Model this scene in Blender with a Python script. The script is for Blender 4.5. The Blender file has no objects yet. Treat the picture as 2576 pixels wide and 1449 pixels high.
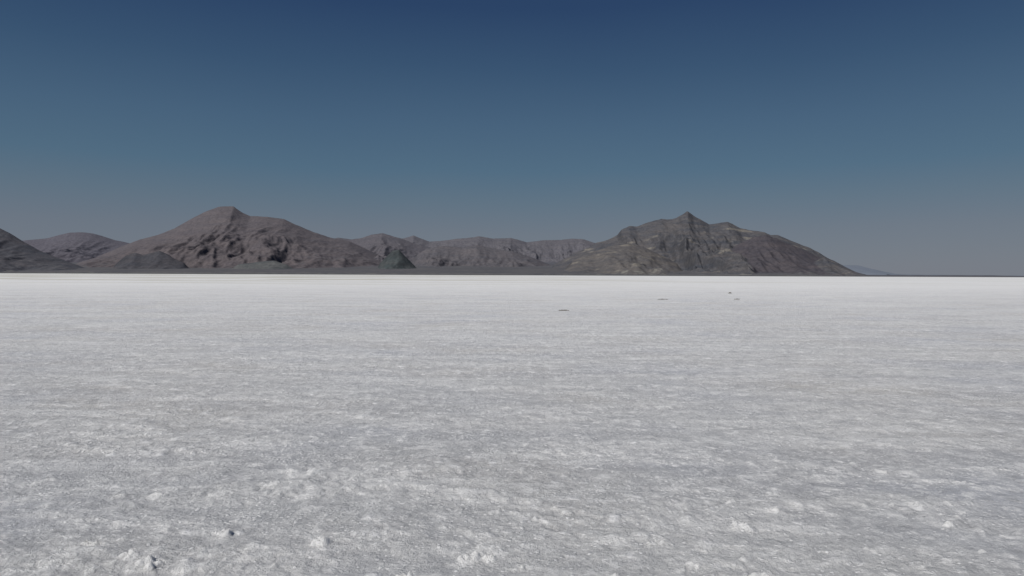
import bpy, math, numpy as np
from mathutils import Vector
sc=bpy.context.scene
sc.view_settings.view_transform='Standard'
try: sc.view_settings.look='None'
except Exception: pass
sc.view_settings.exposure=0

# ---------------------------------------------------------------- noise
def _h(ix,iy,s):
    ix=ix.astype(np.int64); iy=iy.astype(np.int64)
    h=(ix*374761393+iy*668265263+s*1274126177)&0xFFFFFFFF
    h=((h^(h>>13))*1274126177)&0xFFFFFFFF
    h=((h^(h>>16))*2246822519)&0xFFFFFFFF
    return ((h^(h>>15))&0xFFFFFF)/float(0xFFFFFF)
def perlin(x,y,s=0):
    x0=np.floor(x);y0=np.floor(y);fx=x-x0;fy=y-y0
    u=fx*fx*fx*(fx*(fx*6-15)+10);v=fy*fy*fy*(fy*(fy*6-15)+10)
    def g(i,j):
        a=_h(x0+i,y0+j,s)*2*np.pi
        return np.cos(a)*(fx-i)+np.sin(a)*(fy-j)
    return ((g(0,0)*(1-u)+g(1,0)*u)*(1-v)+(g(0,1)*(1-u)+g(1,1)*u)*v)*1.5
def fbm(x,y,o=4,s=0,gain=.5):
    r=0;a=1;t=0
    for i in range(o):
        r=r+a*perlin(x*2**i+i*17.3,y*2**i-i*9.1,s+i*7);t+=a;a*=gain
    return r/t
def ridged(x,y,o=4,s=0,gain=.5):
    r=0;a=1;t=0
    for i in range(o):
        r=r+a*(1-np.abs(perlin(x*2**i+i*11.3,y*2**i-i*5.1,s+i*7))*1.6);t+=a;a*=gain
    return r/t
def sstep(a,b,x):
    t=np.clip((x-a)/(b-a),0,1);return t*t*(3-2*t)
def lumps(x,y,cell,rmin,rmax,prob,s):
    """rounded bumps scattered at random; prob array gates density"""
    gx=np.floor(x/cell);gy=np.floor(y/cell);out=np.zeros_like(x)
    for i in(-1,0,1):
        for j in(-1,0,1):
            cx=gx+i;cy=gy+j
            px=(cx+_h(cx,cy,s))*cell;py=(cy+_h(cx,cy,s+1))*cell
            r=rmin+(rmax-rmin)*_h(cx,cy,s+2)**2.5
            k=_h(cx,cy,s+3)<prob
            d=((x-px)**2+(y-py)**2)/(r*r)
            out=np.maximum(out,np.where(k,np.sqrt(np.clip(1-d,0,1))*r,0))
    return out

def grid_mesh(name,X,Y,Z,attrs,mat,smooth=True):
    ny,nx=X.shape
    me=bpy.data.meshes.new(name)
    co=np.stack([X,Y,Z],-1).reshape(-1,3).astype(np.float32)
    idx=np.arange(nx*ny,dtype=np.int32).reshape(ny,nx)
    q=np.stack([idx[:-1,:-1],idx[:-1,1:],idx[1:,1:],idx[1:,:-1]],-1).reshape(-1,4)
    me.vertices.add(len(co));me.vertices.foreach_set('co',co.ravel())
    me.loops.add(q.size);me.loops.foreach_set('vertex_index',q.ravel())
    me.polygons.add(len(q));me.polygons.foreach_set('loop_start',np.arange(0,q.size,4,dtype=np.int32))
    me.update(calc_edges=True)
    me.polygons.foreach_set('use_smooth',np.full(len(q),smooth))
    for k,v in attrs.items():
        a=me.color_attributes.new(k,'FLOAT_COLOR','POINT')
        c=np.ones((nx*ny,4),np.float32);c[:,:3]=v.reshape(-1,3)
        a.data.foreach_set('color',c.ravel())
    ob=bpy.data.objects.new(name,me);sc.collection.objects.link(ob)
    me.materials.append(mat);return ob

class N:
    def __init__(s,nt): s.nt=nt
    def n(s,t,**k):
        nd=s.nt.nodes.new(t)
        for a,b in k.items(): setattr(nd,a,b)
        return nd
    def l(s,a,b): s.nt.links.new(a,b)
    def math(s,op,a,b=None,c=None,clamp=False):
        m=s.n('ShaderNodeMath',operation=op,use_clamp=clamp)
        for i,v in enumerate((a,b,c)):
            if v is None: continue
            if hasattr(v,'links'): s.l(v,m.inputs[i])
            else: m.inputs[i].default_value=v
        return m.outputs[0]
    def mix(s,f,a,b,bt='MIX'):
        m=s.n('ShaderNodeMix',data_type='RGBA',blend_type=bt)
        for i,v in ((0,f),(6,a),(7,b)):
            if hasattr(v,'links'): s.l(v,m.inputs[i])
            elif i==0: m.inputs[0].default_value=v
            else: m.inputs[i].default_value=(*v,1)
        return m.outputs[2]
    def noise(s,vec,scale,detail=4,rough=.55):
        m=s.n('ShaderNodeTexNoise');s.l(vec,m.inputs['Vector'])
        m.inputs['Scale'].default_value=scale;m.inputs['Detail'].default_value=detail
        m.inputs['Roughness'].default_value=rough;return m.outputs[0]
    def rng(s,v,a,b,c=0,d=1):
        m=s.n('ShaderNodeMapRange');s.l(v,m.inputs[0])
        for i,x in enumerate((a,b,c,d)): m.inputs[i+1].default_value=x
        return m.outputs[0]
def newmat(name):
    m=bpy.data.materials.new(name);m.use_nodes=True
    b=m.node_tree.nodes['Principled BSDF'];return m,N(m.node_tree),b

# ---------------------------------------------------------------- camera
F=1860.0; CAMH=1.6
cam=bpy.data.cameras.new('camera');co=bpy.data.objects.new('camera',cam)
sc.collection.objects.link(co);sc.camera=co
cam.sensor_width=36;cam.lens=36*F/2576;cam.clip_start=.05;cam.clip_end=200000
co.location=(0,0,CAMH)
pitch=math.atan((724.5-692)/F);roll=math.radians(0.23)
from mathutils import Matrix
co.rotation_euler=(Matrix.Rotation(math.radians(90)-pitch,3,'X')@Matrix.Rotation(roll,3,'Z')).to_euler()

# ---------------------------------------------------------------- light
el=math.radians(46);rot=math.radians(226)
s=Vector((math.sin(rot)*math.cos(el),math.cos(rot)*math.cos(el),math.sin(el)))
L=bpy.data.lights.new('sun','SUN');L.energy=3.5;L.angle=math.radians(.5);L.color=(1,.965,.92)
lo=bpy.data.objects.new('sun',L);sc.collection.objects.link(lo);lo.rotation_euler=s.to_track_quat('Z','Y').to_euler()
lo.location=(-30,-40,60)
w=bpy.data.worlds.new('World');sc.world=w;w.use_nodes=True
n=N(w.node_tree);bg=w.node_tree.nodes['Background'];bg.inputs[1].default_value=.1
sky=n.n('ShaderNodeTexSky',sky_type='NISHITA',sun_disc=False,sun_elevation=el,sun_rotation=rot,altitude=1280,air_density=1,dust_density=1,ozone_density=1.5)
tc=n.n('ShaderNodeTexCoord');sp=n.n('ShaderNodeSeparateXYZ');n.l(tc.outputs['Generated'],sp.inputs[0])
r=n.n('ShaderNodeValToRGB')
wob=n.noise(tc.outputs['Generated'],1.6,2)
n.l(n.math('ADD',sp.outputs[2],n.math('MULTIPLY',n.math('SUBTRACT',wob,.5),.05)),r.inputs[0])
def lin(c): return [((v/255+.055)/1.055)**2.4 if v>10 else v/255/12.92 for v in c]
stops=[(0,(107,113,127)),(.06,(100,109,123)),(.10,(88,106,122)),(.14,(74,101,122)),(.20,(65,92,117)),(.27,(50,77,106)),(.345,(35,60,95)),(.6,(26,46,80))]
e=r.color_ramp.elements
while len(e)<len(stops): e.new(.5)
for q,(p,c) in zip(e,stops): q.position=p;q.color=(*lin(c),1)
t10=n.mix(1,r.outputs[0],(10,10,10),'MULTIPLY')
n.l(n.mix(.93,sky.outputs[0],t10),bg.inputs[0])

# ---------------------------------------------------------------- salt flat
def axis(fine,ratio,start,end,far_ratio=.06,far=80000):
    v=[0.];x=0.
    while x<far:
        st=max(fine,ratio*x) if x<end else far_ratio*x
        x+=st;v.append(x)
    return np.array(v)
ax=axis(.0095,.005,0,90);xs=np.concatenate([-ax[:0:-1],ax])
y=3.0;yl=[]
while y<80000:
    yl.append(y);y+=max(.011,.0036*y) if y<90 else .06*y
back=-axis(.5,.3,0,10,.3)[::-1]
ys=np.concatenate([back,[.6,1.2,1.8,2.4],np.array(yl)])
X,Y=np.meshgrid(xs,ys)
Z=np.zeros_like(X);hgt=np.zeros_like(X);patch=np.zeros_like(X)
m=(Y>2.9)&(Y<130)&(np.abs(X)<130)&(np.abs(X)<Y*1.1+2)
x=X[m];yv=Y[m];st=np.maximum(.011,.0045*np.maximum(np.abs(x)*.8,yv))
wx=x+.06*perlin(x/.11,yv/.11,5)+.25*perlin(x/1.7,yv/1.7,6);wy=yv+.06*perlin(x/.11,yv/.11,15)+.25*perlin(x/1.7,yv/1.7,16)
lod=lambda lam: sstep(1.5,4,lam/st)
big=fbm(wx/6,wy/2.2,3,40)
gate=sstep(-.20,.28,fbm(wx/2.4,wy/.6+wx*.08,4,60))
z=.010*big
z+=.012*gate
z+=.010*perlin(wx/.9,wy/.6,1)*lod(.6)
z+=.012*fbm(wx/.30,wy/.26,2,2)*lod(.25)*(.3+gate)
z+=.013*perlin(wx/.13,wy/.12,3)*lod(.1)*(.3+gate)
z+=.007*perlin(wx/.05,wy/.05,4)*lod(.05)*(.4+gate)
l1=lumps(wx,wy,.24,.022,.075,.10+.6*gate,100)
l2=lumps(wx,wy,.12,.015,.045,.22+.7*gate,200)
l3=lumps(x,yv,.055,.008,.021,.25+.6*gate,300)
Lm=(l1*.40*lod(.07)+l2*.55*lod(.045)+l3*.8*lod(.03))*(.8+1.1*perlin(x/.035,yv/.035,9)+.7*perlin(x/.07,yv/.07,19))
z+=np.clip(Lm,0,1)
Z[m]=z*(1-sstep(90,125,np.maximum(np.abs(x),yv)))
hgt[m]=np.clip(Lm/.013,0,1.3)+.5*perlin(wx/.13,wy/.12,3)*lod(.1)+.5*perlin(wx/.3,wy/.26,2)
patch[m]=gate
att=np.stack([hgt*.5+.5,patch,np.zeros_like(X)],-1)

M,n,b=newmat('salt_crust')
g=n.n('ShaderNodeNewGeometry');pos=g.outputs['Position']
at=n.n('ShaderNodeAttribute',attribute_name='crust');sa=n.n('ShaderNodeSeparateColor');n.l(at.outputs['Color'],sa.inputs[0])
sp=n.n('ShaderNodeSeparateXYZ');n.l(pos,sp.inputs[0])
def mapped(sx,sy,sz=1):
    mp=n.n('ShaderNodeMapping');n.l(pos,mp.inputs[0]);mp.inputs['Scale'].default_value=(sx,sy,sz);return mp.outputs[0]
blot=n.noise(mapped(.12,.35),1,4)
tint=n.noise(mapped(.3,.3),1,3)
fine=n.noise(pos,26,6,.8)
mid=n.noise(mapped(1,1),5,7,.8)
coarse=n.noise(mapped(.5,1),1.2,8,.82)
farst=n.noise(mapped(.012,.03),1,6,.6)
streak=n.noise(mapped(.13,1.1),1,5,.6)
c=n.mix(n.rng(tint,.35,.65),(.55,.565,.60),(.60,.585,.56))
c=n.mix(n.rng(blot,.4,.68),c,(.66,.665,.66))
c=n.mix(n.math('MULTIPLY',sa.outputs[1],.5),c,(.78,.78,.77))
c=n.mix(n.rng(streak,.58,.66,0,.5),c,(.86,.865,.86))
c=n.mix(n.rng(coarse,.53,.62,0,.8),c,(.86,.86,.85))
c=n.mix(n.rng(coarse,.46,.33,0,.5),c,(.43,.435,.45))
c=n.mix(n.rng(mid,.53,.61,0,.85),c,(.93,.93,.92))
c=n.mix(n.rng(mid,.46,.35,0,.65),c,(.38,.385,.40))
c=n.mix(n.rng(fine,.54,.63,0,.8),c,(.96,.96,.95))
c=n.mix(n.rng(fine,.46,.34,0,.55),c,(.36,.365,.38))
c=n.mix(n.rng(sa.outputs[0],.60,.88,0,.9),c,(.95,.95,.94))
c=n.mix(n.rng(sa.outputs[0],.46,.30,0,.35),c,(.42,.43,.45))
def specks(scale,lo,hi,size,soft):
    v=n.n('ShaderNodeTexVoronoi');n.l(pos,v.inputs['Vector']);v.inputs['Scale'].default_value=scale
    vs=n.n('ShaderNodeSeparateColor');n.l(v.outputs['Color'],vs.inputs[0])
    bn=n.noise(mapped(scale*.015,scale*.06),1,3)
    thr=n.rng(bn,.45,.64,lo,hi)
    return n.math('MULTIPLY',n.rng(v.outputs['Distance'],size,size*soft),n.math('GREATER_THAN',vs.outputs[0],thr))
on=specks(24,.88,.25,.32,.7)
c=n.mix(n.math('MULTIPLY',on,.9),c,(.97,.97,.97))
s2=specks(8.5,.80,.45,.42,.4);s2=n.math('MULTIPLY',s2,n.rng(mid,.38,.52));c=n.mix(n.math('MULTIPLY',s2,.9),c,(.96,.96,.96))
s3=specks(2.6,.86,.65,.22,.3);s3=n.math('MULTIPLY',s3,n.rng(sp.outputs[1],7,13));c=n.mix(n.math('MULTIPLY',s3,.9),c,(.96,.96,.96))
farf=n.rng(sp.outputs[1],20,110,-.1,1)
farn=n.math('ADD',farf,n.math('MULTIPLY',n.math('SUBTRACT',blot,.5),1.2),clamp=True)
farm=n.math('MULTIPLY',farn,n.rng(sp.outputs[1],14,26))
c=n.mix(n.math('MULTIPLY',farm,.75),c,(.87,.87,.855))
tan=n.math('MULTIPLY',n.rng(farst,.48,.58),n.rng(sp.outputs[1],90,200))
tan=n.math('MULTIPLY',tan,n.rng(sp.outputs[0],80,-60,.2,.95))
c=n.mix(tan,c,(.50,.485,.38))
n.l(c,b.inputs['Base Color']);b.inputs['Roughness'].default_value=.75
b.inputs['Specular IOR Level'].default_value=.3
bp=n.n('ShaderNodeBump');bp.inputs['Strength'].default_value=.9;bp.inputs['Distance'].default_value=.022
hh=n.math('ADD',n.math('ADD',n.math('MULTIPLY',fine,1.1),n.math('MULTIPLY',mid,2.8)),n.math('MULTIPLY',on,.35))
hh=n.math('ADD',hh,n.math('MULTIPLY',s2,.6))
n.l(hh,bp.inputs['Height']);n.l(bp.outputs[0],b.inputs['Normal'])
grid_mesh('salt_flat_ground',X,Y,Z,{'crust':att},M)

# ---------------------------------------------------------------- mountains
def yh(px): return 687+10*px/2576
def prof(pts,px):
    P=np.array(pts,float);hh=(yh(P[:,0])-P[:,1])/F
    return np.interp(px,P[:,0],hh)
# name: skyline, distance, width, erosion depth, spur depth
RANGES=dict(
 A=([(-900,640),(-500,600),(-200,560),(-60,553),(0,572),(30,588),(60,607),(100,630),(150,650),(200,668),(260,690),(320,720)],7900,1300,.8,.5),
 B=([(-900,610),(-400,590),(-100,600),(60,605),(120,599),(150,591),(175,585),(205,584),(235,587),(265,596),(290,604),(330,612),(420,650),(520,690),(600,740)],13500,3000,.35,.35),
 C=([(60,690),(160,672),(240,648),(300,622),(350,603),(400,590),(440,574),(480,551),(520,531),(550,520),(560,519),(588,519),(600,528),(612,536),(630,543),(672,545),(700,549),(715,551),(740,563),(790,584),(830,597),(880,607),(930,630),(1000,665),(1060,690),(1200,760)],10800,2900,.25,.36),
 D=([(600,650),(760,615),(850,598),(885,602),(910,598),(935,590),(962,586),(985,593),(1010,600),(1040,612),(1080,622),(1150,640),(1250,670),(1350,700)],12300,2800,.5,.5),
 D2=([(900,640),(990,603),(1020,598),(1040,592),(1055,598),(1080,607),(1110,606),(1150,600),(1180,598),(1205,594),(1240,600),(1285,598),(1300,602),(1325,609),(1370,604),(1410,603),(1440,600),(1465,601),(1490,609),(1550,625),(1700,660),(1900,690)],14000,3200,.6,.6),
 D3=([(1020,672),(1050,640),(1075,624),(1110,618),(1160,622),(1200,616),(1240,625),(1290,632),(1340,648),(1390,668),(1420,690)],10300,1500,.8,.6),
 H1=([(270,690),(295,660),(318,641),(340,634),(360,640),(380,636),(402,631),(425,640),(440,650),(462,660),(490,690)],8000,560,.9,.3),
 H2=([(940,690),(955,662),(972,644),(988,629),(1003,627),(1015,639),(1030,655),(1045,670),(1055,690)],8300,430,.9,.3),
 H3=([(560,690),(600,664),(650,658),(690,655),(720,664),(760,690)],8000,400,.9,.3),
 E=([(1360,700),(1395,664),(1420,650),(1450,634),(1480,621),(1500,610),(1530,602),(1552,592),(1563,577),(1582,568),(1600,570),(1622,561),(1640,556),(1662,549),(1676,552),(1700,548),(1713,540),(1727,530),(1741,541),(1760,550),(1782,564),(1800,561),(1828,557),(1848,566),(1862,573),(1890,579),(1922,583),(1938,591),(1955,591),(1990,605),(2040,625),(2080,647),(2120,667),(2150,684),(2180,705)],8900,2150,1.,.65),
 E2=([(1770,700),(1795,660),(1820,640),(1850,618),(1875,604),(1900,594),(1925,590),(1950,598),(1990,615),(2030,632),(2080,655),(2120,675),(2150,700)],8000,1250,.9,.5),
 E3=([(1400,700),(1440,655),(1480,636),(1530,620),(1580,612),(1620,622),(1660,640),(1700,660),(1740,700)],8000,1350,.9,.6),
)
xs=np.arange(-13500,9001,12.);ys=np.arange(5950,16000,16.)
X,Y=np.meshgrid(xs,ys)
wX=X+200*fbm(X/1500,Y/1500,3,11);wY=Y+200*fbm(X/1500,Y/1500,3,12)
sp1=ridged(wX/1000,wY/2900,4,21);sp2=ridged(wX/330,wY/950,4,31);sp3=ridged(wX/500,wY/800,5,41)
jag=fbm(X/170,Y/900,4,51)
pxg=1288+F*X/Y
am=1-sstep(1950,2230,pxg)
apron=.033*np.clip(Y-6150,0,None)*am+4*fbm(X/700,Y/300,3,71)*sstep(6100,7000,Y)*am-6*(1-am)
best=apron.copy();own=np.zeros(X.shape,int)
keys=list(RANGES)
for k,name in enumerate(keys):
    pts,Yr,wf,rough,spd=RANGES[name]
    yr=Yr+.12*wf*perlin(X/2300,X*0+k*3.7,80+k)
    px=1288+F*X/(yr*.25+.75*np.minimum(Y,yr*1.1))
    hr=prof(pts,px)*yr
    ok=hr>0
    small=hr.max()<450
    hr=hr+jag*(6 if small else 11)*rough
    t=(yr-Y)/wf
    tb=(Y-yr)/(wf*.8)
    a=np.where(t>0,t,tb);a=np.clip(a,0,3)
    spur=(sp1-.62)*1.0+(sp2-.62)*.4
    aw=np.clip(a-np.clip(spur,-.5,.5)*spd*sstep(0,.7,a),0,3)
    shape=1-1.30*aw+.34*aw**2
    shape=np.where(aw>1.15,-.045-(aw-1.15)*.5,shape)
    env=np.clip(a*4,0,1)*np.clip(1.2-a,0,1)
    h=hr*shape - env*rough*hr*(.13*(1-sp2)+.10*(1-sp3))
    if name=='C': h=h+3*np.sin(h/24.+2*jag)*np.clip(a*4,0,1)
    h=np.where(ok,h,-50.)
    w_=h>best
    own=np.where(w_,k+1,own)
    best=np.where(w_,h,best)
H=best
edge=sstep(5950,6150,Y)
H=np.where(H<0,np.maximum(H,-12),H)
H=H*edge-6*(1-edge)
gy,gx=np.gradient(H,16.,12.)
slope=np.sqrt(gx**2+gy**2)
nz=fbm(X/420,Y/420+H/60,4,91);nf=fbm(X/70,Y/90+H/25,3,95)
col=np.zeros(X.shape+(3,))
fan=np.array([.100,.098,.103]);fan2=np.array([.125,.120,.120])
t=sstep(-.3,.4,nz)[...,None];col[:]=fan*(1-t)+fan2*t
pal=dict(A=((.066,.070,.082),(.100,.092,.097)),B=((.105,.092,.106),(.128,.109,.120)),C=((.100,.086,.090),(.142,.118,.115)),
 D=((.095,.086,.093),(.14,.118,.118)),D2=((.115,.104,.112),(.165,.145,.142)),D3=((.086,.082,.09),(.14,.122,.121)),
 H1=((.046,.049,.058),(.085,.077,.080)),H2=((.048,.064,.064),(.080,.083,.079)),H3=((.060,.068,.070),(.14,.138,.130)),
 E=((.055,.060,.072),(.128,.115,.108)),E2=((.050,.047,.057),(.098,.083,.085)),E3=((.080,.078,.083),(.155,.138,.122)))
for k,name in enumerate(keys):
    d,l=map(np.array,pal[name]);w_=own==k+1
    v=.5+.7*nz+.45*nf
    if name in('C','B'):
        v=v+.16*np.sin((H+40*nz)/19.)*sstep(.15,.4,slope)
    v=np.clip(v,0,1)[...,None]
    cc=d*(1-v)+l*v
    lo_=(sstep(.10,.24,slope))[...,None]
    cc=(col*(1-lo_)+cc*lo_)
    col=np.where(w_[...,None],cc,col)
isE=((own==keys.index('E')+1)|(own==keys.index('E3')+1))
oc=sstep(.24,.46,fbm(X/260,Y/300+H/90,4,121))*isE*sstep(.25,.5,slope)
col=col*(1-.7*oc[...,None])+np.array([.25,.225,.185])*.7*oc[...,None]
cliff=sstep(.7,1.1,slope)[...,None];col=col*(1-.3*cliff)
haze_mix=(.12+.28*sstep(7500,14000,Y))[...,None];col=col*(1-haze_mix)+np.array([.108,.124,.160])*haze_mix  # aerial haze painted into the rock colour, bluer with distance
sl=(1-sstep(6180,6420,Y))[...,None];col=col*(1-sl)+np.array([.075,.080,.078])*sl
pl=(sstep(6330,6400,Y)*(1-sstep(6520,6640,Y))*sstep(0,.25,fbm(X/90,Y/60,3,131)))[...,None]
col=col*(1-.6*pl)+np.array([.25,.245,.22])*.6*pl
M,n,b=newmat('desert_rock')
g=n.n('ShaderNodeNewGeometry');pos=g.outputs['Position']
at=n.n('ShaderNodeAttribute',attribute_name='rock_haze')
f=n.noise(pos,.03,6,.65)
c=n.mix(1,at.outputs['Color'],n.mix(n.rng(f,.3,.7),(.75,.75,.76),(1.25,1.25,1.24)),'MULTIPLY')
n.l(c,b.inputs['Base Color']);b.inputs['Roughness'].default_value=.95;b.inputs['Specular IOR Level'].default_value=.1
bp=n.n('ShaderNodeBump');bp.inputs['Strength'].default_value=.6;bp.inputs['Distance'].default_value=12
n.l(n.noise(pos,.02,6,.6),bp.inputs['Height']);n.l(bp.outputs[0],b.inputs['Normal'])
grid_mesh('desert_mountains',X,Y,H,{'rock_haze':col},M)

# far ridge on the right horizon, haze put into its pale base colour
xs=np.arange(5000,40000,60.);ys=np.arange(27000,33001,150.)
X,Y=np.meshgrid(xs,ys);px=1288+F*X/30000
P=[(1900,690),(2050,672),(2120,666),(2160,668),(2185,675),(2220,686),(2260,690),(2330,690.5),(2400,691.5),(2480,692),(2576,693),(2900,690),(3400,685)]
hr=np.interp(px,[p[0] for p in P],[(yh(p[0])-p[1])/F*30000 for p in P])+30*fbm(X/900,Y/5000,4,3)
H=hr*(1-np.abs(Y-30000)/3000*(1.1-.3*ridged(X/1500,Y/2500,4,7)))-5
M,n,b=newmat('hazy_rock');g=n.n('ShaderNodeNewGeometry')
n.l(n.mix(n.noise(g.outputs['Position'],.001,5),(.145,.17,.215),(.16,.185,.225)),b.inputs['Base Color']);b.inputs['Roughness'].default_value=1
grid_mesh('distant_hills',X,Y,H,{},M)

# ---------------------------------------------------------------- mud clods
M,n,b=newmat('dried_mud');g=n.n('ShaderNodeNewGeometry')
n.l(n.mix(n.noise(g.outputs['Position'],25,4),(.035,.03,.022),(.13,.115,.07)),b.inputs['Base Color']);b.inputs['Roughness'].default_value=.95
import bmesh,random
from mathutils import noise as mn
def clod(loc,w,h,nn,seed):
    random.seed(seed);bm=bmesh.new()
    for i in range(nn):
        u=(i+.5)/nn-.5+random.uniform(-.05,.05);r=w/nn*random.uniform(.55,1.0);hh=h*random.uniform(.5,1)*(1-1.1*abs(u))
        ret=bmesh.ops.create_icosphere(bm,subdivisions=3,radius=1)
        for v in ret['verts']:
            d=1+.45*mn.noise(v.co*2.1+Vector((seed*9,i*5,0)))+.2*mn.noise(v.co*6+Vector((i,seed,3)))
            v.co=Vector((u*w+v.co.x*r*d,random.Random(i).uniform(-.3,.3)*r+v.co.y*r*.8*d,max(v.co.z,-.4)*hh*d))
    me=bpy.data.meshes.new('mud_clod');bm.to_mesh(me);bm.free()
    ob=bpy.data.objects.new('mud_clod',me);sc.collection.objects.link(ob);ob.location=loc;me.materials.append(M)
clod((2.35,33.2,.01),.42,.07,5,1)
clod((19.9,67.5,.01),.28,.13,3,2)
clod((15.3,50.3,.01),.32,.08,4,3)
clod((10.1,49.6,.01),.60,.05,6,4)
print('done')
